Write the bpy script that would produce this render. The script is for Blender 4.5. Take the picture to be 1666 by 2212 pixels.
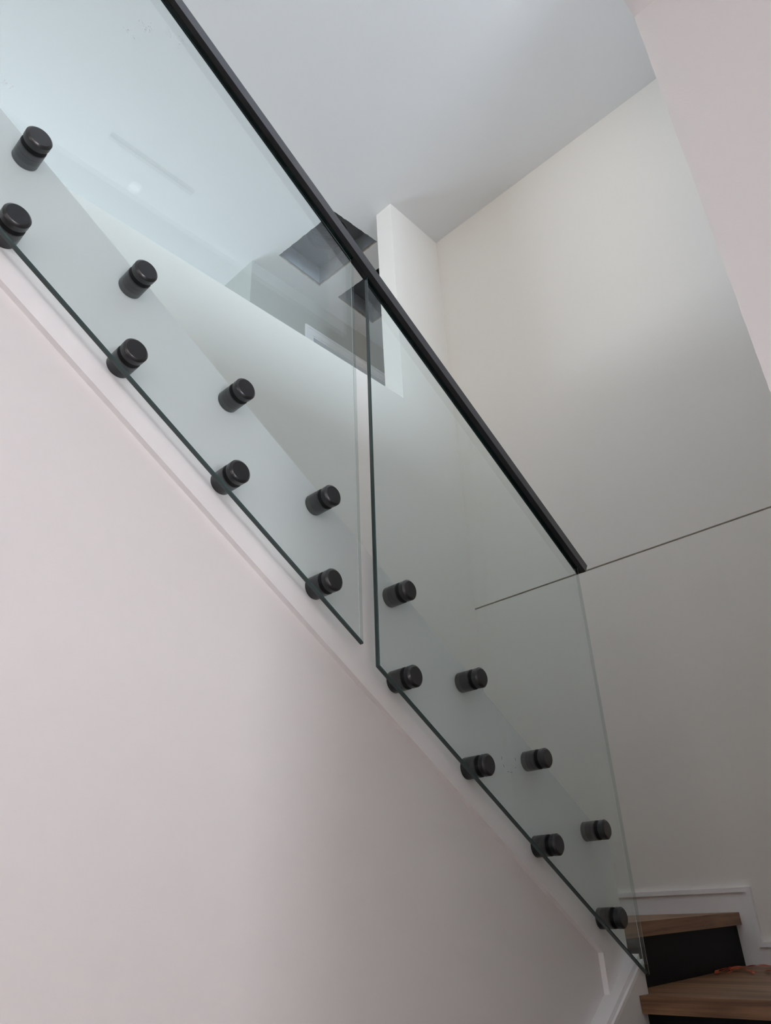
import bpy, bmesh, math, random
from mathutils import Matrix, Vector

# ------------------------------------------------------------------ clear
for o in list(bpy.data.objects):
    bpy.data.objects.remove(o)
sc = bpy.context.scene
COL = sc.collection

# World frame: X runs along the glass (down-stair is +X), Y runs away from the
# camera through the glass, Z up.  Hall floor is z = 0, the camera is at z = ZO.
ZO = 1.5697
SIN, COS = 0.54662, 0.83738                      # pitch of the stair, 33.14 degrees

# ------------------------------------------------------------------ camera
RW = ((0.68804347, -0.72442386, -0.04249993),    # camera right   in (X, Y, Z)
      (0.31851122, 0.35410155, -0.87929670),     # camera down
      (0.65203281, 0.59145765, 0.47437439))      # camera forward
cam = bpy.data.cameras.new('camera')
cam.sensor_fit = 'VERTICAL'
cam.sensor_height = 24.0
cam.lens = 1582.32 / 2212.0 * 24.0
cam.clip_start = 0.02
co = bpy.data.objects.new('camera', cam)
COL.objects.link(co)
r, d, f = (Vector(v) for v in RW)
m = Matrix((r, -d, -f)).transposed().to_4x4()
m.translation = Vector((0, 0, ZO))
co.matrix_world = m
sc.camera = co

# ------------------------------------------------------------------ light and exposure
w = bpy.data.worlds.new('world')
sc.world = w
w.use_nodes = True
bg = w.node_tree.nodes['Background']
bg.inputs[0].default_value = (0.80, 0.88, 1.0, 1)
bg.inputs[1].default_value = 0.1

def area(name, loc, aim, sx, sy, power, color):
    l = bpy.data.lights.new(name, 'AREA')
    l.shape = 'RECTANGLE'
    l.size, l.size_y = sx, sy
    l.energy = power
    l.color = color
    o = bpy.data.objects.new(name, l)
    COL.objects.link(o)
    o.location = loc
    o.rotation_euler = (Vector(aim) - Vector(loc)).to_track_quat('-Z', 'Y').to_euler()
    return o

DAY = (0.86, 0.93, 1.0)
NEUTRAL = (1.0, 0.965, 0.98)
area('daylight_upstairs', (0.5, -4.0, ZO + 3.05), (1.1, 2.0, ZO + 2.5), 1.8, 1.2, 235, (0.70, 0.84, 1.0))
area('daylight_upstairs_side', (-3.0, -2.0, ZO + 3.0), (1.5, -1.2, ZO + 2.9), 3.2, 1.5, 58, (1.0, 0.77, 0.52))
area('daylight_room', (0.4, 6.3, ZO + 2.9), (0.8, 1.5, ZO + 3.2), 2.4, 1.3, 156, (0.66, 0.82, 1.0))
area('daylight_hall_door', (0.05, -7.0, ZO + 0.45), (0.1, 1.1, ZO + 1.0), 1.6, 1.5, 14, (0.97, 0.94, 1.0))
area('hall_floor_fill', (0.05, -5.9, 0.02), (0.05, -5.9, 3.0), 1.7, 2.0, 385, (0.93, 0.93, 1.0))  # added fill light facing up, standing in for bounce off the hall floor
area('daylight_hall_side', (-2.9, -1.6, ZO + 0.2), (0.8, -0.8, ZO + 0.5), 1.4, 1.6, 5, (0.9, 0.92, 1.0))

sc.view_settings.view_transform = 'Standard'
sc.view_settings.look = 'None'
sc.view_settings.gamma = 1.0
sc.view_settings.use_curve_mapping = False
sc.view_settings.exposure = -0.08
sc.cycles.use_denoising = True
sc.cycles.max_bounces = 14
sc.cycles.diffuse_bounces = 7
sc.cycles.glossy_bounces = 6
sc.cycles.transparent_max_bounces = 16
sc.cycles.caustics_reflective = False
sc.cycles.caustics_refractive = False

# ------------------------------------------------------------------ materials
def mat(name, color, rough=0.5, metal=0.0, spec=0.5, noise=0.0, nscale=40.0, bump=0.0, bscale=300.0):
    m = bpy.data.materials.new(name)
    m.use_nodes = True
    nt = m.node_tree
    b = nt.nodes['Principled BSDF']
    b.inputs['Base Color'].default_value = (*color, 1)
    b.inputs['Roughness'].default_value = rough
    b.inputs['Metallic'].default_value = metal
    b.inputs['Specular IOR Level'].default_value = spec
    tc = nt.nodes.new('ShaderNodeTexCoord')
    if noise > 0:
        n = nt.nodes.new('ShaderNodeTexNoise')
        n.inputs['Scale'].default_value = nscale
        n.inputs['Detail'].default_value = 4
        nt.links.new(tc.outputs['Object'], n.inputs['Vector'])
        mr = nt.nodes.new('ShaderNodeMapRange')
        mr.inputs['To Min'].default_value = 1 - noise
        mr.inputs['To Max'].default_value = 1 + noise
        nt.links.new(n.outputs['Fac'], mr.inputs['Value'])
        hv = nt.nodes.new('ShaderNodeHueSaturation')
        hv.inputs['Color'].default_value = (*color, 1)
        nt.links.new(mr.outputs['Result'], hv.inputs['Value'])
        nt.links.new(hv.outputs['Color'], b.inputs['Base Color'])
    if bump > 0:
        n2 = nt.nodes.new('ShaderNodeTexNoise')
        n2.inputs['Scale'].default_value = bscale
        n2.inputs['Detail'].default_value = 3
        nt.links.new(tc.outputs['Object'], n2.inputs['Vector'])
        bp = nt.nodes.new('ShaderNodeBump')
        bp.inputs['Strength'].default_value = bump
        bp.inputs['Distance'].default_value = 0.001
        nt.links.new(n2.outputs['Fac'], bp.inputs['Height'])
        nt.links.new(bp.outputs['Normal'], b.inputs['Normal'])
    return m

M_CEIL = mat('ceiling_paint', (0.80, 0.80, 0.80), 0.8, spec=0.2, noise=0.01, bump=0.10, bscale=220)
M_ROOM = mat('dimmed_room_paint', (0.47, 0.47, 0.44), 0.75, spec=0.25, noise=0.012, bump=0.12, bscale=260)  # greige base, darkened for the weaker light in the upper room
M_WALL = mat('wall_paint', (0.82, 0.79, 0.745), 0.75, spec=0.25, noise=0.012, bump=0.12, bscale=260)
M_SPINE = mat('spine_wall_paint', (0.765, 0.752, 0.752), 0.75, spec=0.25, noise=0.012, bump=0.12, bscale=260)
M_TRIM = mat('trim_gloss_paint', (0.88, 0.87, 0.88), 0.38, spec=0.45, noise=0.008, bump=0.05, bscale=120)
M_DOOR = mat('door_paint', (0.66, 0.72, 0.80), 0.4, noise=0.008)
M_BLACK = mat('black_anodised_metal', (0.009, 0.0095, 0.012), 0.30, metal=0.0, spec=0.7, noise=0.15, nscale=200, bump=0.08, bscale=900)
M_RUBBER = mat('black_rubber', (0.004, 0.004, 0.005), 0.7, spec=0.2, noise=0.1)
M_GASKET = mat('grey_black_gasket', (0.035, 0.037, 0.044), 0.55, noise=0.1)
M_RAIL = mat('black_rail_aluminium', (0.056, 0.058, 0.066), 0.34, spec=0.6, noise=0.1, nscale=150, bump=0.05, bscale=700)
M_RISER = mat('black_riser_paint', (0.007, 0.0065, 0.007), 0.6, spec=0.2, noise=0.15, nscale=8, bump=0.1, bscale=180)
M_DUCT = mat('galvanised_duct', (0.36, 0.38, 0.40), 0.5, metal=0.1, noise=0.25, nscale=14)
M_DUCT_DARK = mat('dull_duct_metal', (0.13, 0.14, 0.15), 0.6, metal=0.1, noise=0.25, nscale=14)
M_DARK = mat('dark_void', (0.02, 0.02, 0.022), 0.8, noise=0.1)
M_GYPS = mat('cut_plasterboard', (0.42, 0.36, 0.30), 0.9, noise=0.25, nscale=30)
M_RIBBON = mat('orange_plastic', (0.50, 0.085, 0.035), 0.35, noise=0.2, nscale=60)
M_FLECK = mat('white_fleck', (0.9, 0.93, 0.95), 0.8, noise=0.05)
M_DUST = mat('grey_smudge', (0.10, 0.11, 0.10), 0.9, noise=0.1)
M_FLOOR_PALE = mat('upper_floor_oak', (0.48, 0.38, 0.28), 0.5, noise=0.15, nscale=6)
M_FLOOR = mat('hall_floor_oak', (0.24, 0.19, 0.15), 0.5, noise=0.15, nscale=6)

def wood(name, along):
    m = bpy.data.materials.new(name)
    m.use_nodes = True
    nt = m.node_tree
    b = nt.nodes['Principled BSDF']
    b.inputs['Roughness'].default_value = 0.5
    tc = nt.nodes.new('ShaderNodeTexCoord')
    mp = nt.nodes.new('ShaderNodeMapping')
    s = [26, 26, 60]
    s[along] = 1.7
    mp.inputs['Scale'].default_value = s
    nt.links.new(tc.outputs['Object'], mp.inputs['Vector'])
    n = nt.nodes.new('ShaderNodeTexNoise')
    n.inputs['Scale'].default_value = 1.0
    n.inputs['Detail'].default_value = 8
    n.inputs['Roughness'].default_value = 0.62
    n.inputs['Distortion'].default_value = 0.6
    nt.links.new(mp.outputs['Vector'], n.inputs['Vector'])
    cr = nt.nodes.new('ShaderNodeValToRGB')
    e = cr.color_ramp.elements
    e[0].position, e[0].color = 0.36, (0.10, 0.047, 0.022, 1)
    e[1].position, e[1].color = 0.66, (0.34, 0.19, 0.10, 1)
    k = e.new(0.5)
    k.color = (0.24, 0.125, 0.062, 1)
    n3 = nt.nodes.new('ShaderNodeTexNoise')
    mp3 = nt.nodes.new('ShaderNodeMapping')
    s3 = [11, 11, 11]
    s3[along] = 2.2
    mp3.inputs['Scale'].default_value = s3
    nt.links.new(tc.outputs['Object'], mp3.inputs['Vector'])
    nt.links.new(mp3.outputs['Vector'], n3.inputs['Vector'])
    n3.inputs['Scale'].default_value = 1.0
    n3.inputs['Detail'].default_value = 5
    n3.inputs['Distortion'].default_value = 1.5
    mxf = nt.nodes.new('ShaderNodeMix')
    mxf.inputs[0].default_value = 0.38
    nt.links.new(n.outputs['Fac'], mxf.inputs[2])
    nt.links.new(n3.outputs['Fac'], mxf.inputs[3])
    nt.links.new(mxf.outputs[0], cr.inputs['Fac'])
    nt.links.new(cr.outputs['Color'], b.inputs['Base Color'])
    bp = nt.nodes.new('ShaderNodeBump')
    bp.inputs['Strength'].default_value = 0.25
    bp.inputs['Distance'].default_value = 0.002
    nt.links.new(n.outputs['Fac'], bp.inputs['Height'])
    nt.links.new(bp.outputs['Normal'], b.inputs['Normal'])
    return m

M_WOOD_Y = wood('oak_grain_across', 1)
M_WOOD_X = wood('oak_grain_along', 0)

def glass_pane_mat():
    """Thin-slab glass: tinted see-through plus a mirror layer weighted by Schlick's law on both faces."""
    m = bpy.data.materials.new('clear_glass')
    m.use_nodes = True
    nt = m.node_tree
    nt.nodes.clear()
    out = nt.nodes.new('ShaderNodeOutputMaterial')
    geo = nt.nodes.new('ShaderNodeNewGeometry')
    dot = nt.nodes.new('ShaderNodeVectorMath')
    dot.operation = 'DOT_PRODUCT'
    nt.links.new(geo.outputs['Normal'], dot.inputs[0])
    nt.links.new(geo.outputs['Incoming'], dot.inputs[1])
    def mth(op, a, b=None):
        n = nt.nodes.new('ShaderNodeMath')
        n.operation = op
        for i, v in enumerate((a, b)):
            if v is None:
                continue
            if isinstance(v, (int, float)):
                n.inputs[i].default_value = v
            else:
                nt.links.new(v, n.inputs[i])
        return n.outputs[0]
    c = mth('ABSOLUTE', dot.outputs['Value'])
    x = mth('SUBTRACT', 1.0, c)
    p = mth('POWER', x, 5.0)
    f = mth('ADD', mth('MULTIPLY', p, 0.957), 0.043)
    tr = nt.nodes.new('ShaderNodeBsdfTransparent')
    tr.inputs[0].default_value = (0.935, 0.970, 0.968, 1)
    gl = nt.nodes.new('ShaderNodeBsdfGlossy')
    gl.inputs['Roughness'].default_value = 0.0
    gl.inputs['Color'].default_value = (1, 1, 1, 1)
    mx = nt.nodes.new('ShaderNodeMixShader')
    nt.links.new(f, mx.inputs[0])
    nt.links.new(tr.outputs[0], mx.inputs[1])
    nt.links.new(gl.outputs[0], mx.inputs[2])
    nt.links.new(mx.outputs[0], out.inputs[0])
    return m

M_GLASS = glass_pane_mat()
M_EDGE = mat('green_glass_edge', (0.006, 0.030, 0.028), 0.12, spec=0.75, noise=0.3, nscale=25)
M_CLEAR = bpy.data.materials.new('clear_glass_end')
M_CLEAR.use_nodes = True
_nt = M_CLEAR.node_tree
_nt.nodes.clear()
_o = _nt.nodes.new('ShaderNodeOutputMaterial')
_t = _nt.nodes.new('ShaderNodeBsdfTransparent')
_t.inputs[0].default_value = (0.77, 0.81, 0.80, 1)
_nt.links.new(_t.outputs[0], _o.inputs[0])
M_TEAL = mat('teal_glass_arris', (0.035, 0.075, 0.078), 0.2, spec=0.6, noise=0.2)
M_ARRIS = mat('arris_highlight', (0.78, 0.84, 0.82), 0.25, spec=0.8, noise=0.1)  # pale colour stands in for the highlight along the right-end arrises

def lamp_mat(name, color, strength):
    m = bpy.data.materials.new(name)
    m.use_nodes = True
    nt = m.node_tree
    b = nt.nodes['Principled BSDF']
    b.inputs['Base Color'].default_value = (0.9, 0.9, 0.9, 1)
    b.inputs['Emission Color'].default_value = (*color, 1)
    b.inputs['Emission Strength'].default_value = strength
    return m

M_LED_DIM = lamp_mat('dim_led_diffuser', (0.95, 0.95, 1.0), 0.9)
M_LED = lamp_mat('led_diffuser', (1.0, 0.82, 0.66), 19.0)

# ------------------------------------------------------------------ helpers
def setp(o, label=None, cat=None, group=None, kind=None):
    for k, v in (('label', label), ('category', cat), ('group', group), ('kind', kind)):
        if v:
            o[k] = v
    return o

def link(name, bm, material, parent=None, smooth=False, loc=None):
    me = bpy.data.meshes.new(name)
    bmesh.ops.recalc_face_normals(bm, faces=bm.faces[:])
    bm.to_mesh(me)
    bm.free()
    for m in (material if isinstance(material, (list, tuple)) else [material]):
        me.materials.append(m)
    if smooth:
        for p in me.polygons:
            p.use_smooth = True
    o = bpy.data.objects.new(name, me)
    COL.objects.link(o)
    if parent is not None:
        o.parent = parent
    if loc is not None:
        o.location = loc
    return o

def empty(name, loc):
    o = bpy.data.objects.new(name, None)
    o.empty_display_size = 0.1
    COL.objects.link(o)
    o.location = loc
    return o

def box(bm, x0, x1, y0, y1, z0, z1, mi=0):
    v = [bm.verts.new(p) for p in ((x0, y0, z0), (x1, y0, z0), (x1, y1, z0), (x0, y1, z0),
                                   (x0, y0, z1), (x1, y0, z1), (x1, y1, z1), (x0, y1, z1))]
    for q in ((0, 3, 2, 1), (4, 5, 6, 7), (0, 1, 5, 4), (1, 2, 6, 5), (2, 3, 7, 6), (3, 0, 4, 7)):
        bm.faces.new([v[i] for i in q]).material_index = mi

def prism_y(bm, pts, y0, y1, mi=0):
    """Extrude an (x, z) outline along Y."""
    a = [bm.verts.new((x, y0, z)) for x, z in pts]
    b = [bm.verts.new((x, y1, z)) for x, z in pts]
    n = len(pts)
    fs = [bm.faces.new(a), bm.faces.new(b[::-1])]
    for i in range(n):
        fs.append(bm.faces.new((a[i], b[i], b[(i + 1) % n], a[(i + 1) % n])))
    for q in fs:
        q.material_index = mi

def prism_z(bm, pts, z0, z1, mi=0):
    a = [bm.verts.new((x, y, z0)) for x, y in pts]
    b = [bm.verts.new((x, y, z1)) for x, y in pts]
    n = len(pts)
    fs = [bm.faces.new(a[::-1]), bm.faces.new(b)]
    for i in range(n):
        fs.append(bm.faces.new((a[i], a[(i + 1) % n], b[(i + 1) % n], b[i])))
    for q in fs:
        q.material_index = mi

def prism_x(bm, pts, x0, x1, mi=0):
    a = [bm.verts.new((x0, y, z)) for y, z in pts]
    b = [bm.verts.new((x1, y, z)) for y, z in pts]
    n = len(pts)
    fs = [bm.faces.new(a), bm.faces.new(b[::-1])]
    for i in range(n):
        fs.append(bm.faces.new((a[i], b[i], b[(i + 1) % n], a[(i + 1) % n])))
    for q in fs:
        q.material_index = mi

def bevel(bm, width, seg=2, angle=0.6):
    es = [e for e in bm.edges if len(e.link_faces) == 2 and e.calc_face_angle(0) > angle]
    bmesh.ops.bevel(bm, geom=es, offset=width, segments=seg, profile=0.6, affect='EDGES', clamp_overlap=True)

def lathe_y(bm, prof, seg=56, cx=0.0, cz=0.0, cap0=True, cap1=True):
    """Revolve (y, radius) pairs about an axis along Y."""
    rings = []
    for y, rad in prof:
        rings.append([bm.verts.new((cx + rad * math.cos(2 * math.pi * i / seg), y,
                                    cz + rad * math.sin(2 * math.pi * i / seg))) for i in range(seg)])
    for a, b in zip(rings, rings[1:]):
        for i in range(seg):
            bm.faces.new((a[i], a[(i + 1) % seg], b[(i + 1) % seg], b[i]))
    if cap0:
        bm.faces.new(rings[0])
    if cap1:
        bm.faces.new(rings[-1])

def lathe_z(bm, prof, seg=48, cx=0.0, cy=0.0):
    rings = []
    for z, rad in prof:
        rings.append([bm.verts.new((cx + rad * math.cos(2 * math.pi * i / seg),
                                    cy + rad * math.sin(2 * math.pi * i / seg), z)) for i in range(seg)])
    for a, b in zip(rings, rings[1:]):
        for i in range(seg):
            bm.faces.new((a[i], a[(i + 1) % seg], b[(i + 1) % seg], b[i]))
    bm.faces.new(rings[0])
    bm.faces.new(rings[-1])

def smooth_by_angle(o, deg=35):
    for p in o.data.polygons:
        p.use_smooth = True
    try:
        o.data.set_sharp_from_angle(angle=math.radians(deg))
    except Exception:
        pass

def zT(t, x):
    """Height above the camera of the line at perpendicular offset t, at x."""
    return (t - x * SIN) / COS

# ------------------------------------------------------------------ large structure
Z_HALL = ZO + 1.300        # hall ceiling
X_NEAR, Y_NEAR = 0.8268, 0.1312   # free corner of the near wall
Z_CEIL = ZO + 3.9955       # stairwell and upper-room ceiling
Y_SKIRT, Y_SPINE = 1.101, 1.113
Y_FAR, X_END = 2.070, 2.930
Y_ROOM = 3.0675
LAND = ZO - 0.2245
UPT = ZO - 0.0666

# floors
bm = bmesh.new()
box(bm, -3.2, 3.1, -7.4, 2.2, -0.12, 0.0)
setp(link('floor', bm, M_FLOOR), kind='structure')
bm = bmesh.new()
box(bm, -3.2, 5.2, Y_FAR + 0.1285, 6.6, ZO + 1.35, ZO + 1.55)
setp(link('floor_upper', bm, M_FLOOR_PALE), kind='structure')

# ceiling with two ragged rectangular openings
HOLES = [[(2.2301, 2.9049), (2.6211, 2.9202), (2.6323, 2.3442), (2.2558, 2.3698)],
         [(2.7933, 2.9071), (3.1750, 2.9202), (3.1860, 2.3560), (2.8140, 2.3790)]]
rnd = random.Random(4)
def ragged(poly):
    out = []
    n = len(poly)
    for i in range(n):
        a, b = Vector(poly[i]), Vector(poly[(i + 1) % n])
        k = 30
        nrm = Vector((-(b - a).y, (b - a).x)).normalized()
        for j in range(k):
            p = a.lerp(b, j / k)
            if j:
                p = p + nrm * rnd.uniform(-0.0020, 0.0020)
            out.append((p.x, p.y))
    return out
RAG = [ragged(h) for h in HOLES]
bm = bmesh.new()
def loop(pts, z):
    vs = [bm.verts.new((x, y, z)) for x, y in pts]
    return [bm.edges.new((vs[i], vs[(i + 1) % len(vs)])) for i in range(len(vs))], vs
es, _ = loop([(-3.2, -7.4), (5.2, -7.4), (5.2, 6.6), (-3.2, 6.6)], Z_CEIL)
rims = []
for h in RAG:
    e2, v2 = loop(h, Z_CEIL)
    es += e2
    rims.append(v2)
bmesh.ops.triangle_fill(bm, edges=es, use_beauty=True)
bmesh.ops.recalc_face_normals(bm, faces=bm.faces[:])
for vs in rims:                                    # the board's cut edge
    top = [bm.verts.new((v.co.x, v.co.y, Z_CEIL + 0.014)) for v in vs]
    for i in range(len(vs)):
        q = bm.faces.new((vs[i], vs[(i + 1) % len(vs)], top[(i + 1) % len(vs)], top[i]))
        q.material_index = 1
setp(link('ceiling', bm, [M_CEIL, M_GYPS]), kind='structure')

# hall ceiling slab over the camera, and the guard wall standing on its stair-well edge
bm = bmesh.new()
box(bm, -3.2, 2.96, -7.4, 0.0, Z_HALL, ZO + 1.55)
setp(link('ceiling_hall', bm, M_SPINE), kind='structure')
bm = bmesh.new()
box(bm, -3.2, 2.96, 0.0, Y_NEAR, Z_HALL, ZO + 2.494)
box(bm, 1.95, 2.96, 0.0, Y_NEAR, ZO + 2.494, Z_CEIL)  # unseen full-height stretch, added to shade the end wall and ceiling
setp(link('wall_guard', bm, M_SPINE), kind='structure')

# near wall on the right and the stair's side wall behind it
bm = bmesh.new()
box(bm, X_NEAR, X_NEAR + 0.14, -7.4, Y_NEAR, 0.0, Z_HALL)
bmesh.ops.subdivide_edges(bm, edges=[e for e in bm.edges if abs(e.verts[0].co.z - e.verts[1].co.z) > 1], cuts=90)
for v in bm.verts:
    if abs(v.co.y - Y_NEAR) < 1e-4 and v.co.x < X_NEAR + 0.01:
        v.co.y += rnd.uniform(-0.0006, 0.0006)
setp(link('wall_right', bm, M_SPINE), kind='structure')
bm = bmesh.new()
box(bm, X_NEAR + 0.14, 2.96, 0.0, Y_NEAR, 0.0, Z_HALL)
setp(link('wall_stair_side', bm, M_WALL), kind='structure')

# back and left of the hall and the upper storey
bm = bmesh.new()
box(bm, -3.2, 5.2, -7.52, -7.4, 0.0, Z_CEIL)
setp(link('wall_back', bm, M_WALL), kind='structure')
bm = bmesh.new()
box(bm, -3.32, -3.2, -7.4, 6.6, 0.0, Z_CEIL)
setp(link('wall_left', bm, M_WALL), kind='structure')
# unseen low blocker behind the camera, added to shade the lower spine wall
bm = bmesh.new()
box(bm, -3.2, X_NEAR, -3.06, -2.94, 0.0, 0.62)
setp(link('hall_light_blocker', bm, M_SPINE), kind='structure')

# spine wall under the upper flight
bm = bmesh.new()
prism_y(bm, [(-3.2, 0.0), (2.07, 0.0), (2.07, ZO + zT(1.24, 2.07)), (-3.2, ZO + zT(1.24, -3.2))], Y_SPINE, Y_SPINE + 0.05)
setp(link('wall_spine', bm, M_SPINE), kind='structure')

# far wall: full height beside the end wall, a low guard wall to the left of x = 2.493
bm = bmesh.new()
KZ = ZO + 2.4365
prism_y(bm, [(-3.2, 0.0), (X_END, 0.0), (X_END, Z_CEIL), (2.473, Z_CEIL), (2.473, KZ), (-3.2, KZ)], Y_FAR, Y_FAR + 0.128)
setp(link('wall_far', bm, M_WALL), kind='structure')

# end wall: two boards meeting at a recessed horizontal joint
wall_end = setp(empty('wall_end', (X_END, 1.1, 0)), kind='structure')
def part_at(name, bm, material, parent, smooth=False):
    o = link(name, bm, material, parent, smooth)
    o.matrix_parent_inverse = Matrix.Translation(-parent.location)
    return o
ZG = ZO + 1.327
bm = bmesh.new(); box(bm, X_END, X_END + 0.02, 0.02, Y_FAR + 0.12, 0.0, ZG - 0.0040); bevel(bm, 0.0015, 1)
part_at('panel', bm, M_WALL, wall_end)
bm = bmesh.new(); box(bm, X_END, X_END + 0.02, 0.02, Y_FAR + 0.12, ZG + 0.0040, Z_CEIL); bevel(bm, 0.0015, 1)
part_at('panel', bm, M_WALL, wall_end)
bm = bmesh.new(); box(bm, X_END + 0.008, X_END + 0.05, 0.02, Y_FAR + 0.12, ZG - 0.02, ZG + 0.02)
part_at('joint_backing', bm, M_GYPS, wall_end)

# upper room: projecting closet block with a doorway
bm = bmesh.new()
DX0, DX1, DZ = 2.685, 3.49, ZO + 3.656
prism_y(bm, [(2.128, ZO + 1.55), (DX0, ZO + 1.55), (DX0, DZ), (DX1, DZ), (DX1, ZO + 1.55), (5.2, ZO + 1.55), (5.2, Z_CEIL), (2.128, Z_CEIL)],
        Y_ROOM, Y_ROOM + 0.12)
box(bm, 2.128, 2.24, Y_ROOM + 0.12, 6.6, ZO + 1.55, Z_CEIL)
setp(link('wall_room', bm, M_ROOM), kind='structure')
bm = bmesh.new()
box(bm, -3.2, 5.2, 6.6, 6.7, ZO + 1.55, Z_CEIL)
setp(link('wall_room_back', bm, M_WALL), kind='structure')
bm = bmesh.new()
box(bm, 5.2, 5.3, -7.4, 6.7, 0, Z_CEIL)
setp(link('wall_room_right', bm, M_WALL), kind='structure')

door = setp(empty('door_1', (2.685, Y_ROOM, ZO + 1.55)), kind='structure',
            label='pale door with white casing in the upper room behind the guard wall')
bm = bmesh.new(); box(bm, DX0 + 0.012, DX1 - 0.012, Y_ROOM + 0.045, Y_ROOM + 0.085, ZO + 1.56, DZ - 0.012); bevel(bm, 0.002, 1)
part_at('door_leaf', bm, M_DOOR, door)
bm = bmesh.new()                                   # casing: mitred legs and head, with an inner bead
CW = 0.070
for (y, o, i) in ((Y_ROOM - 0.009, CW, 0.0), (Y_ROOM - 0.014, CW - 0.004, CW - 0.022)):
    z1o, z1i = DZ + o, DZ + i
    x0o, x0i, x1i, x1o = DX0 - o, DX0 - i, DX1 + i, DX1 + o
    prism_y(bm, [(x0o, ZO + 1.55), (x0i, ZO + 1.55), (x0i, z1i), (x1i, z1i), (x1i, ZO + 1.55), (x1o, ZO + 1.55), (x1o, z1o), (x0o, z1o)],
            y, Y_ROOM)
part_at('casing', bm, M_TRIM, door)
bm = bmesh.new()                                   # jamb lining with a stop
prism_y(bm, [(DX0, ZO + 1.55), (DX0 + 0.010, ZO + 1.55), (DX0 + 0.010, DZ - 0.010), (DX1 - 0.010, DZ - 0.010), (DX1 - 0.010, ZO + 1.55), (DX1, ZO + 1.55), (DX1, DZ), (DX0, DZ)],
        Y_ROOM - 0.004, Y_ROOM + 0.12)
part_at('door_jamb', bm, M_TRIM, door)

# ------------------------------------------------------------------ skirt of the upper flight (trim_1)
trim1 = setp(empty('trim_1', (0, Y_SKIRT, ZO)), kind='structure',
             label='white sloping stringer board behind the glass standoffs')
XS0, XS1 = -0.9, 2.0905
def curb_z(x):
    return -0.1362 + 0.578 * (x - 2.09)
TB, TM, TT = 0.9625, 1.002, 1.2530
XL = 1.9535
bm = bmesh.new()
prism_y(bm, [(XS0, ZO + zT(TB + 0.01, XS0)), (XL + 0.01, ZO + zT(TB + 0.01, XL)), (XL + 0.01, ZO + curb_z(XL)), (XS1, ZO + curb_z(XS1)),
             (XS1, ZO + zT(TT, XS1)), (XS0, ZO + zT(TT, XS0))], Y_SKIRT, Y_SPINE + 0.02)
bevel(bm, 0.0015, 2)
part_at('skirt_board', bm, M_TRIM, trim1)
bm = bmesh.new()                                   # lower moulding, proud of the board, turning down at its end
prism_y(bm, [(XS0, ZO + zT(TB, XS0)), (XL, ZO + zT(TB, XL)), (XL, ZO + curb_z(XL)), (XL + 0.045, ZO + curb_z(XL + 0.045)),
             (XL + 0.045, ZO + zT(TM, XL + 0.045)), (XS0, ZO + zT(TM, XS0))], Y_SKIRT - 0.0028, Y_SPINE)
bevel(bm, 0.0022, 2)
part_at('moulding', bm, M_TRIM, trim1)

# ------------------------------------------------------------------ stepped curb of the lower flight (trim_2)
trim2 = setp(empty('trim_2', (2.0895, 1.0632, ZO - 0.15)), kind='structure',
             label='white stepped curb along the lower flight under the stringer board')
XC1, XC0 = 2.0895, -0.38
for (y0, y1, dz) in ((1.0705, Y_SPINE, 0.0), (1.0632, 1.0705, -0.0125)):
    bm = bmesh.new()
    prism_y(bm, [(XC0, 0.0), (XC1, 0.0), (XC1, ZO + curb_z(XC1) + dz), (XC0, ZO + curb_z(XC0) + dz)], y0, y1)
    bevel(bm, 0.002, 2)
    part_at('curb_board', bm, M_TRIM if dz == 0 else M_SPINE, trim2)
bm = bmesh.new()                                   # bright capping strip over the front step
prism_y(bm, [(XC0, ZO + curb_z(XC0) - 0.022), (XC1 + 0.001, ZO + curb_z(XC1) - 0.022), (XC1 + 0.001, ZO + curb_z(XC1) - 0.0115), (XC0, ZO + curb_z(XC0) - 0.0115)],
        1.0624, 1.0693)
bevel(bm, 0.002, 2)
part_at('capping_strip', bm, M_TRIM, trim2)

# ------------------------------------------------------------------ baseboard on the end wall
base = setp(empty('baseboard_end', (X_END, 1.1, LAND)), kind='structure',
            label='white stepped baseboard on the end wall beside the landing')
BH = 0.071
YL0, YL1 = 1.114, 1.045                             # vertical leg between riser and its outer edge
def base_outline(g):
    return [(0.134, LAND), (YL0 + 0.01, LAND), (YL0 + 0.01, UPT - 0.03), (Y_FAR, UPT - 0.03), (Y_FAR, UPT + BH - g), (YL1 + g, UPT + BH - g), (YL1 + g, LAND + BH - 0.006 - g), (0.134, LAND + BH - 0.006 - g)]
bm = bmesh.new()
prism_x(bm, base_outline(0.0), X_END - 0.010, X_END)
bevel(bm, 0.0015, 1)
part_at('board', bm, M_TRIM, base)
bm = bmesh.new()                                   # bead along the upper edge
o1, o2 = base_outline(-0.004), base_outline(0.011)
bead = [o1[4], o1[5], o1[6], o1[7], o2[7], o2[6], o2[5], o2[4]]
prism_x(bm, bead, X_END - 0.018, X_END)
bevel(bm, 0.003, 2)
part_at('bead', bm, M_TRIM, base)

# ------------------------------------------------------------------ staircase
stair = setp(empty('staircase', (2.45, 0.7, 0)), 'lower stair flight with a wide oak landing and black riser carrying the orange ribbon', 'staircase')
flight = setp(empty('staircase', (2.45, 1.6, 0)), 'upper stair flight with oak tread and tall black riser behind the glass corner', 'staircase')
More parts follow.
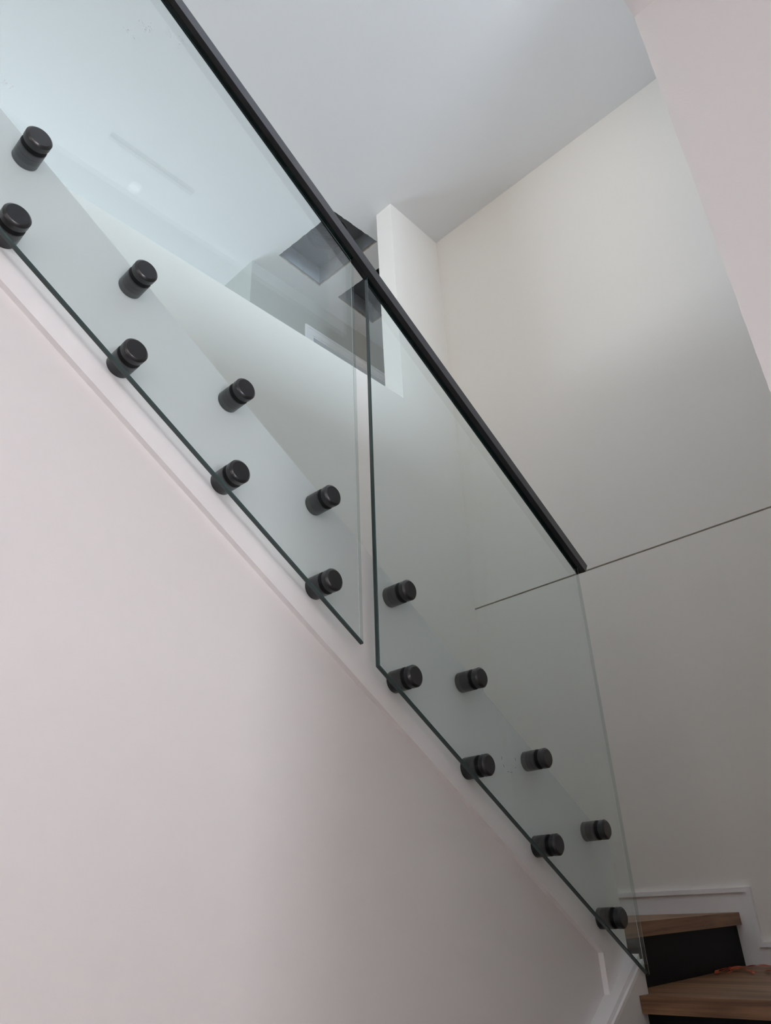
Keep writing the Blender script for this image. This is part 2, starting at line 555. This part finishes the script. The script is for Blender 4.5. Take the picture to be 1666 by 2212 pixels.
# quarter landing: boards running across with a nosing strip
LT = 0.0375
bm = bmesh.new()
prism_z(bm, [(2.064, 0.134), (X_END - 0.010, 0.134), (X_END - 0.010, 1.128), (2.094, 1.128), (2.094, 1.0615), (2.064, 1.0615)], LAND - LT, LAND)
part_at('landing_tread', bm, M_WOOD_Y, stair)
bm = bmesh.new()
prism_z(bm, [(2.047, 0.134), (2.064, 0.134), (2.064, 1.0615), (2.036, 1.0615)], LAND - LT, LAND + 0.0006)
bevel(bm, 0.0035, 2)
part_at('nosing', bm, M_WOOD_Y, stair)
bm = bmesh.new()
box(bm, 2.064, 2.08, 0.134, 1.0615, LAND - 0.1683, LAND - LT)
part_at('riser', bm, M_RISER, stair)
# riser and first tread above the landing
bm = bmesh.new()
prism_z(bm, [(2.0945, 1.128), (X_END - 0.010, 1.1165), (X_END - 0.010, 1.135), (2.0945, 1.147)], LAND, UPT - LT)
part_at('riser', bm, M_RISER, flight)
bm = bmesh.new()
prism_z(bm, [(2.0945, 1.120), (X_END - 0.012, 1.0965), (X_END - 0.012, Y_FAR - 0.002), (2.0945, Y_FAR - 0.002)], UPT - LT, UPT)
bevel(bm, 0.003, 2)
part_at('tread', bm, M_WOOD_X, flight)
# steps below the landing, and the stepped body of the upper flight behind the stringer
for i in range(1, 8):
    zt = LAND - 0.1683 * i
    x1 = 2.064 - 0.2577 * (i - 1)
    bm = bmesh.new(); box(bm, x1 - 0.2877, x1 + 0.016, 0.136, 1.0615, zt - LT, zt); bevel(bm, 0.003, 1)
    part_at('tread', bm, M_WOOD_Y, stair)
    bm = bmesh.new(); box(bm, x1 - 0.2577, x1 - 0.24, 0.136, 1.0615, max(0.0, zt - 0.1683), zt - LT)
    part_at('riser', bm, M_RISER, stair)
pts = [(2.06, UPT - LT - 0.01)]
x, z = 2.06, UPT
pts.append((x, z - 0.002))
for i in range(11):
    pts.append((x, z + 0.1683)); x -= 0.2577; z += 0.1683
    pts.append((x, z))
pts.append((x, z - 0.35))
pts.append((2.0, LAND + 0.03))
bm = bmesh.new()
prism_y(bm, pts, Y_SPINE + 0.0505, Y_FAR - 0.003)
part_at('carriage', bm, M_RISER, flight)

# ------------------------------------------------------------------ ceiling boxes in the openings
for k, (h, lab) in enumerate(zip(HOLES, (
        'square metal box in the ceiling hole crossed by the handrail',
        'square metal box in the ceiling hole beside the white wall end'))):
    cx = sum(p[0] for p in h) / 4
    cy = sum(p[1] for p in h) / 4
    g = empty('ceiling_vent_box', (cx, cy, Z_CEIL))
    setp(g, lab, 'vent box', 'metal boxes in the ceiling openings')
    def shrink(s, dz):
        return [(cx + (p[0] - cx) * s, cy + (p[1] - cy) * s, Z_CEIL + dz) for p in h]
    bm = bmesh.new()                                # walls of the box
    rings = [shrink(1.045, 0.0145), shrink(1.045, 0.022), shrink(0.985, 0.022), shrink(0.965, 0.165)]
    vs = [[bm.verts.new(p) for p in q] for q in rings]
    for a, b in zip(vs, vs[1:]):
        for i in range(4):
            bm.faces.new((a[i], a[(i + 1) % 4], b[(i + 1) % 4], b[i]))
    part_at('box_wall', bm, M_DUCT, g)
    bm = bmesh.new()                                # top plate with a round spigot opening
    top = [bm.verts.new(p) for p in shrink(0.965, 0.165)]
    es = [bm.edges.new((top[i], top[(i + 1) % 4])) for i in range(4)]
    R, n = 0.145, 48
    circ = [bm.verts.new((cx + R * math.cos(2 * math.pi * i / n), cy + R * math.sin(2 * math.pi * i / n), Z_CEIL + 0.165)) for i in range(n)]
    es += [bm.edges.new((circ[i], circ[(i + 1) % n])) for i in range(n)]
    bmesh.ops.triangle_fill(bm, edges=es, use_beauty=True)
    part_at('top_plate', bm, M_DUCT_DARK, g)
    bm = bmesh.new()                                # the round duct going up
    prof = [(0.165, R)]
    for j in range(8):
        prof += [(0.175 + j * 0.03, R), (0.182 + j * 0.03, R - 0.004), (0.190 + j * 0.03, R)]
    rg = [[bm.verts.new((cx + q * math.cos(2 * math.pi * i / n), cy + q * math.sin(2 * math.pi * i / n), Z_CEIL + zz)) for i in range(n)] for zz, q in prof]
    for a, b in zip(rg, rg[1:]):
        for i in range(n):
            bm.faces.new((a[i], a[(i + 1) % n], b[(i + 1) % n], b[i]))
    bm.faces.new(rg[-1])
    part_at('duct', bm, M_DUCT_DARK, g)

# ------------------------------------------------------------------ ceiling lights and fittings
def downlight(x, y, lab):
    g = empty('ceiling_downlight', (x, y, Z_CEIL))
    setp(g, lab, 'ceiling light', 'round lights on the stairwell ceiling')
    bm = bmesh.new(); lathe_z(bm, [(Z_CEIL, 0.085), (Z_CEIL - 0.005, 0.085), (Z_CEIL - 0.009, 0.080), (Z_CEIL - 0.009, 0.068), (Z_CEIL - 0.003, 0.066)], 40, x, y)
    part_at('trim_ring', bm, M_TRIM, g, True)
    bm = bmesh.new(); lathe_z(bm, [(Z_CEIL - 0.0032, 0.066), (Z_CEIL - 0.0045, 0.064), (Z_CEIL - 0.0050, 0.03)], 40, x, y)
    part_at('diffuser', bm, M_LED, g, True)
downlight(0.975, 1.680, 'round ceiling light just above the frame over the left glass panel')
downlight(2.010, 0.640, 'round ceiling light just above the frame near the right wall corner')
g = setp(empty('ceiling_downlight', (1.2508, -0.9922, Z_CEIL)), 'small round ceiling light mirrored as a pale disc in the left glass panel', 'ceiling light')
bm = bmesh.new(); lathe_z(bm, [(Z_CEIL, 0.048), (Z_CEIL - 0.008, 0.048), (Z_CEIL - 0.012, 0.043), (Z_CEIL - 0.005, 0.037)], 40, 1.2508, -0.9922)
part_at('trim_ring', bm, M_TRIM, g, True)
bm = bmesh.new(); lathe_z(bm, [(Z_CEIL - 0.005, 0.036), (Z_CEIL - 0.007, 0.034), (Z_CEIL - 0.008, 0.010)], 40, 1.2508, -0.9922)
part_at('diffuser', bm, M_LED_DIM, g, True)
g = setp(empty('slot_vent', (1.25, -0.774, Z_CEIL)), 'thin dark slot vent in the ceiling mirrored in the left glass panel', 'vent')
bm = bmesh.new(); box(bm, 0.97, 1.53, -0.788, -0.760, Z_CEIL - 0.004, Z_CEIL); bevel(bm, 0.002, 1)
part_at('slot', bm, M_DUCT_DARK, g)

# ------------------------------------------------------------------ glass panels
YG0, YG1 = 1.050, 1.062
CAPS = {  # cap face centres (x, z above camera)
    'U': [(0.2263, 1.2995), (0.4701, 1.1339), (0.7226, 0.9755), (0.9707, 0.8120), (1.2132, 0.6501), (1.4638, 0.4861), (1.7146, 0.3200), (1.9647, 0.1587)],
    'L': [(0.2263, 1.0871), (0.4737, 0.9316), (0.7208, 0.7702), (0.9724, 0.6085), (1.2145, 0.4462), (1.4560, 0.2800), (1.7115, 0.1165), (1.9706, -0.0496)]}
XA = -0.62
def zb1(x):                                        # bottom edge, left panel
    return 0.4934 - (x - 1.0697) * 0.6500
PAN = [
    [(XA, zb1(XA)), (1.0697, 0.4934), (1.0737, zT(1.9612, 1.0737)), (XA, zT(1.9612, XA))],
    [(1.1153, 0.4542), (2.0902, -0.1854), (2.1007, zT(1.9612, 2.1007)), (1.1282, zT(1.9612, 1.1282))]]
LAB = ['large clear left glass panel running out of the frame at the upper left',
       'clear right glass panel ending above the wooden landing']
def inset(poly, c):
    n = len(poly)
    out = []
    for i in range(n):
        p0, p1, p2 = Vector(poly[i - 1]), Vector(poly[i]), Vector(poly[(i + 1) % n])
        n1 = Vector((-(p1 - p0).y, (p1 - p0).x)).normalized()
        n2 = Vector((-(p2 - p1).y, (p2 - p1).x)).normalized()
        b = (n1 + n2)
        b = b / b.length
        out.append(p1 + b * (c / b.dot(n1)))
    return [(p.x, p.y) for p in out]
HR = 0.0253
for k, poly in enumerate(PAN):
    holes = [c for row in 'UL' for c in CAPS[row][4 * k:4 * k + 4]]
    root = setp(empty('glass_balustrade', (poly[1][0], YG0, ZO + poly[1][1])), LAB[k], 'glass panel', 'glass balustrade panels')
    C = 0.0018
    ins = inset(poly, C)
    ins2 = inset(poly, 0.0008)
    bm = bmesh.new()
    for y in (YG0, YG1):
        vs = [bm.verts.new((x, y, ZO + z)) for x, z in (ins if y == YG0 else ins2)]
        es = [bm.edges.new((vs[i], vs[(i + 1) % 4])) for i in range(4)]
        for cx, cz in holes:
            n = 40
            cv = [bm.verts.new((cx + HR * math.cos(2 * math.pi * i / n), y, ZO + cz + HR * math.sin(2 * math.pi * i / n))) for i in range(n)]
            es += [bm.edges.new((cv[i], cv[(i + 1) % n])) for i in range(n)]
        bmesh.ops.triangle_fill(bm, edges=es, use_beauty=True)
    o = part_at('pane', bm, M_GLASS, root)
    # rebuild normals so each face looks outward
    for p in o.data.polygons:
        want = -1 if p.center.y < (YG0 + YG1) / 2 else 1
        if p.normal.y * want < 0:
            p.flip()
    bm = bmesh.new()
    rings = []
    for y, pl in ((YG0, ins), (YG0 + C, poly), (YG1 - 0.0008, poly), (YG1, ins2)):
        rings.append([bm.verts.new((x, y, ZO + z)) for x, z in pl])
    for j, (a, b) in enumerate(zip(rings, rings[1:])):
        for i in range(4):
            q = bm.faces.new((a[i], a[(i + 1) % 4], b[(i + 1) % 4], b[i]))
            q.material_index = (1, 2, 1)[j] if i == 1 else (3, 0, 3)[j]
    part_at('polished_edge', bm, [M_EDGE, M_ARRIS, M_CLEAR, M_TEAL], root)['label'] = 'dark green polished edge'
    if k == 0:                                     # small white flecks set on the glass
        bm = bmesh.new()
        rs = random.Random(9)
        for cx, cz, n, s in ((0.388, 1.893, 26, 0.011), (0.474, 1.960, 14, 0.006), (0.482, 1.953, 10, 0.005), (0.440, 1.930, 8, 0.02), (0.347, 1.828, 6, 0.010), (0.150, 1.395, 14, 0.010)):
            for _ in range(n):
                x, z = cx + rs.gauss(0, s), cz + rs.gauss(0, s)
                a = rs.uniform(0.9, 2.6)
                yo = YG0 - rs.uniform(0.0001, 0.0012)
                L, W = rs.uniform(0.0010, 0.0055), rs.uniform(0.0004, 0.0011)
                ux, uz = math.cos(a), math.sin(a)
                prism_y(bm, [(x - ux * L, ZO + z - uz * L), (x + uz * W, ZO + z - ux * W), (x + ux * L, ZO + z + uz * L), (x - uz * W, ZO + z + ux * W)], yo - 0.0003, yo)
        q = part_at('white_flecks', bm, M_FLECK, root)
        q['kind'] = 'stuff'
        q['label'] = 'small white flecks on the glass'
    else:                                          # broken ring left by a suction lifter
        bm = bmesh.new()
        for a0, a1 in ((-1.95, -1.75), (-1.60, -1.25), (-0.62, -0.52), (0.02, 0.28), (2.95, 3.2), (3.6, 3.68), (-2.6, -2.45)):
            for j in range(4):
                t0, t1 = a0 + (a1 - a0) * j / 4, a0 + (a1 - a0) * (j + 1) / 4
                p = []
                for t, rr in ((t0, 0.0285), (t1, 0.0285), (t1, 0.0292), (t0, 0.0292)):
                    p.append((1.560 + rr * math.cos(t), ZO + 0.302 + rr * math.sin(t)))
                prism_y(bm, p, YG0 - 0.0004, YG0 - 0.0001)
        q = part_at('suction_mark', bm, M_DUST, root)
        q['label'] = 'faint broken ring mark on the glass'

# ------------------------------------------------------------------ standoffs
RB = 0.0251
def standoff_proto():
    y0 = -(Y_SKIRT - 0.0)
    root = empty('glass_standoff', (0, Y_SKIRT, ZO))
    L = Y_SKIRT                                     # local y is measured from the stringer face
    def P(y):
        return y - L
    bm = bmesh.new(); lathe_y(bm, [(P(1.1010), RB - 0.0006), (P(1.1004), RB), (P(1.0735), RB), (P(1.0732), RB - 0.0007)])
    b = link('barrel', bm, M_BLACK, root); smooth_by_angle(b)
    bm = bmesh.new(); lathe_y(bm, [(P(1.0732), RB - 0.0007), (P(1.0729), RB), (P(1.0608), RB), (P(1.0601), RB - 0.0007)])
    c = link('collar', bm, M_BLACK, root); smooth_by_angle(c)
    bm = bmesh.new(); lathe_y(bm, [(P(1.0601), RB - 0.0009), (P(1.0497), RB - 0.0009)])
    q = link('gasket', bm, M_RUBBER, root); smooth_by_angle(q)
    bm = bmesh.new(); lathe_y(bm, [(P(1.0497), RB - 0.0006), (P(1.0492), RB), (P(1.0375), RB), (P(1.0368), RB - 0.0004), (P(1.0335), RB - 0.0042), (P(1.0330), RB - 0.0050)])
    k = link('cap', bm, M_BLACK, root); smooth_by_angle(k, 20)
    return root
proto = standoff_proto()
ORD = ['first', 'second', 'third', 'fourth']
used = False
for row, rn in (('U', 'upper'), ('L', 'lower')):
    for i, (x, z) in enumerate(CAPS[row]):
        if not used:
            root, used = proto, True
        else:
            root = proto.copy(); COL.objects.link(root)
            for ch in proto.children:
                if ch.name.startswith('set_screw'):
                    continue
                c = ch.copy(); COL.objects.link(c); c.parent = root
        root.location = (x, Y_SKIRT, ZO + z)
        pn = 'left' if i < 4 else 'right'
        setp(root, 'black cylindrical standoff, %s from the top in the %s row of the %s glass panel' % (ORD[i % 4], rn, pn),
             'standoff', 'black standoffs holding the glass panels')
        if row == 'L' and i in (0, 1, 2, 4):        # grub screw hole in the collar
            a = math.radians((228, 222, 120, 240)[(0, 1, 2, 4).index(i)])
            bm = bmesh.new()
            n = 12
            ux, uz = math.cos(a), math.sin(a)
            ring0, ring1 = [], []
            for j in range(n):
                t = 2 * math.pi * j / n
                q = 0.0016 * math.cos(t)
                yy = 1.0690 - Y_SKIRT + 0.0016 * math.sin(t)
                for rr, lst in ((RB - 0.001, ring0), (RB + 0.0002, ring1)):
                    lst.append(bm.verts.new((ux * rr - uz * q, yy, uz * rr + ux * q)))
            bm.faces.new(ring1)
            for j in range(n):
                bm.faces.new((ring0[j], ring0[(j + 1) % n], ring1[(j + 1) % n], ring1[j]))
            link('set_screw', bm, M_RUBBER, root)

# ------------------------------------------------------------------ handrail: U channel over the glass
rail = setp(empty('handrail', (2.11, 1.05, ZO + 0.9)), 'slim black square handrail capping the top of both glass panels', 'handrail')
TR0, TR1, YR0, YR1 = 1.9605, 1.9935, 1.0330, 1.0660
SL0, SL1 = -2.2, 1.2522
def st(s, t):
    return (s * COS + t * SIN, ZO - s * SIN + t * COS)
def bar(bm, t0, t1, y0, y1):
    prism_y(bm, [st(SL0, t0), st(SL1, t0), st(SL1, t1), st(SL0, t1)], y0, y1)
bm = bmesh.new(); bar(bm, TR0 + 0.018, TR1, YR0, YR1); bevel(bm, 0.0012, 2)
part_at('rail_top', bm, M_RAIL, rail)
bm = bmesh.new(); bar(bm, TR0, TR0 + 0.018, YR0, 1.0488); bevel(bm, 0.0010, 2)
part_at('rail_front', bm, M_RAIL, rail)
bm = bmesh.new(); bar(bm, TR0, TR0 + 0.018, 1.0628, YR1); bevel(bm, 0.0006, 1)
part_at('rail_back', bm, M_RAIL, rail)
bm = bmesh.new(); bar(bm, TR0 + 0.0016, TR0 + 0.0178, 1.0489, 1.0627)
part_at('glazing_gasket', bm, M_GASKET, rail)

# ------------------------------------------------------------------ scraps of orange ribbon on the landing
def ribbon(bm, pts, wid=0.0085, th=0.001):
    ps = [Vector(p) for p in pts]
    prev = None
    for i, p in enumerate(ps):
        t = (ps[min(i + 1, len(ps) - 1)] - ps[max(i - 1, 0)]).normalized()
        tw = 0.35 * math.sin(i * 0.55)
        s = Vector((-t.y, t.x, 0)).normalized() * wid / 2
        s = s * math.cos(tw) + Vector((0, 0, 1)) * (wid / 2) * math.sin(tw)
        u = Vector((0, 0, th))
        cur = [bm.verts.new(p - s), bm.verts.new(p + s), bm.verts.new(p + s + u), bm.verts.new(p - s + u)]
        if prev:
            for j in range(4):
                bm.faces.new((prev[j], prev[(j + 1) % 4], cur[(j + 1) % 4], cur[j]))
        else:
            bm.faces.new(cur)
        prev = cur
    bm.faces.new(prev[::-1])
LZ = LAND + 0.005
def path(pts, n=6, sag=0.0015):
    out = []
    for a, b in zip(pts, pts[1:]):
        for j in range(n):
            k = j / n
            out.append((a[0] + (b[0] - a[0]) * k, a[1] + (b[1] - a[1]) * k, LZ + a[2] + (b[2] - a[2]) * k + sag * math.sin(math.pi * k)))
    out.append((pts[-1][0], pts[-1][1], LZ + pts[-1][2]))
    return out
rb = setp(empty('ribbon', (2.68, 1.07, LAND)), 'knotted orange plastic ribbon lying on the wooden landing', 'ribbon')
bm = bmesh.new()
ribbon(bm, path([(2.690, 1.080, 0.004), (2.600, 1.088, 0.0), (2.586, 1.084, 0.0), (2.640, 1.098, 0.004), (2.695, 1.078, 0.006)]))
part_at('tail', bm, M_RIBBON, rb)
bm = bmesh.new(); ribbon(bm, path([(2.690, 1.080, 0.004), (2.700, 1.052, 0.004), (2.660, 1.010, 0.002), (2.608, 0.979, 0.0)]))
part_at('tail', bm, M_RIBBON, rb)
bm = bmesh.new(); ribbon(bm, path([(2.695, 1.078, 0.006), (2.795, 1.070, 0.002), (2.820, 1.038, 0.004), (2.850, 1.003, 0.0), (2.84, 0.95, 0.002), (2.80, 0.90, 0.0)]), 0.009)
part_at('tail', bm, M_RIBBON, rb)
bm = bmesh.new(); ribbon(bm, path([(2.690, 1.082, 0.004), (2.650, 1.060, 0.0), (2.585, 1.048, 0.0)]), 0.004)
part_at('tail', bm, M_RIBBON, rb)
bm = bmesh.new()
bmesh.ops.create_icosphere(bm, subdivisions=2, radius=0.006, matrix=Matrix.Translation((2.692, 1.080, LAND + 0.0075)))
for v in bm.verts:
    v.co += Vector((rnd.uniform(-1, 1), rnd.uniform(-1, 1), rnd.uniform(-0.6, 1))) * 0.0022
part_at('knot', bm, M_RIBBON, rb)
sr = setp(empty('ribbon_scrap', (2.665, 0.955, LAND)), 'short orange plastic scrap on the landing at the right edge of the frame', 'ribbon')
bm = bmesh.new(); ribbon(bm, path([(2.690, 0.970, 0.0), (2.660, 0.955, 0.003), (2.640, 0.925, 0.0), (2.655, 0.90, 0.0)]), 0.012)
part_at('strip', bm, M_RIBBON, sr)
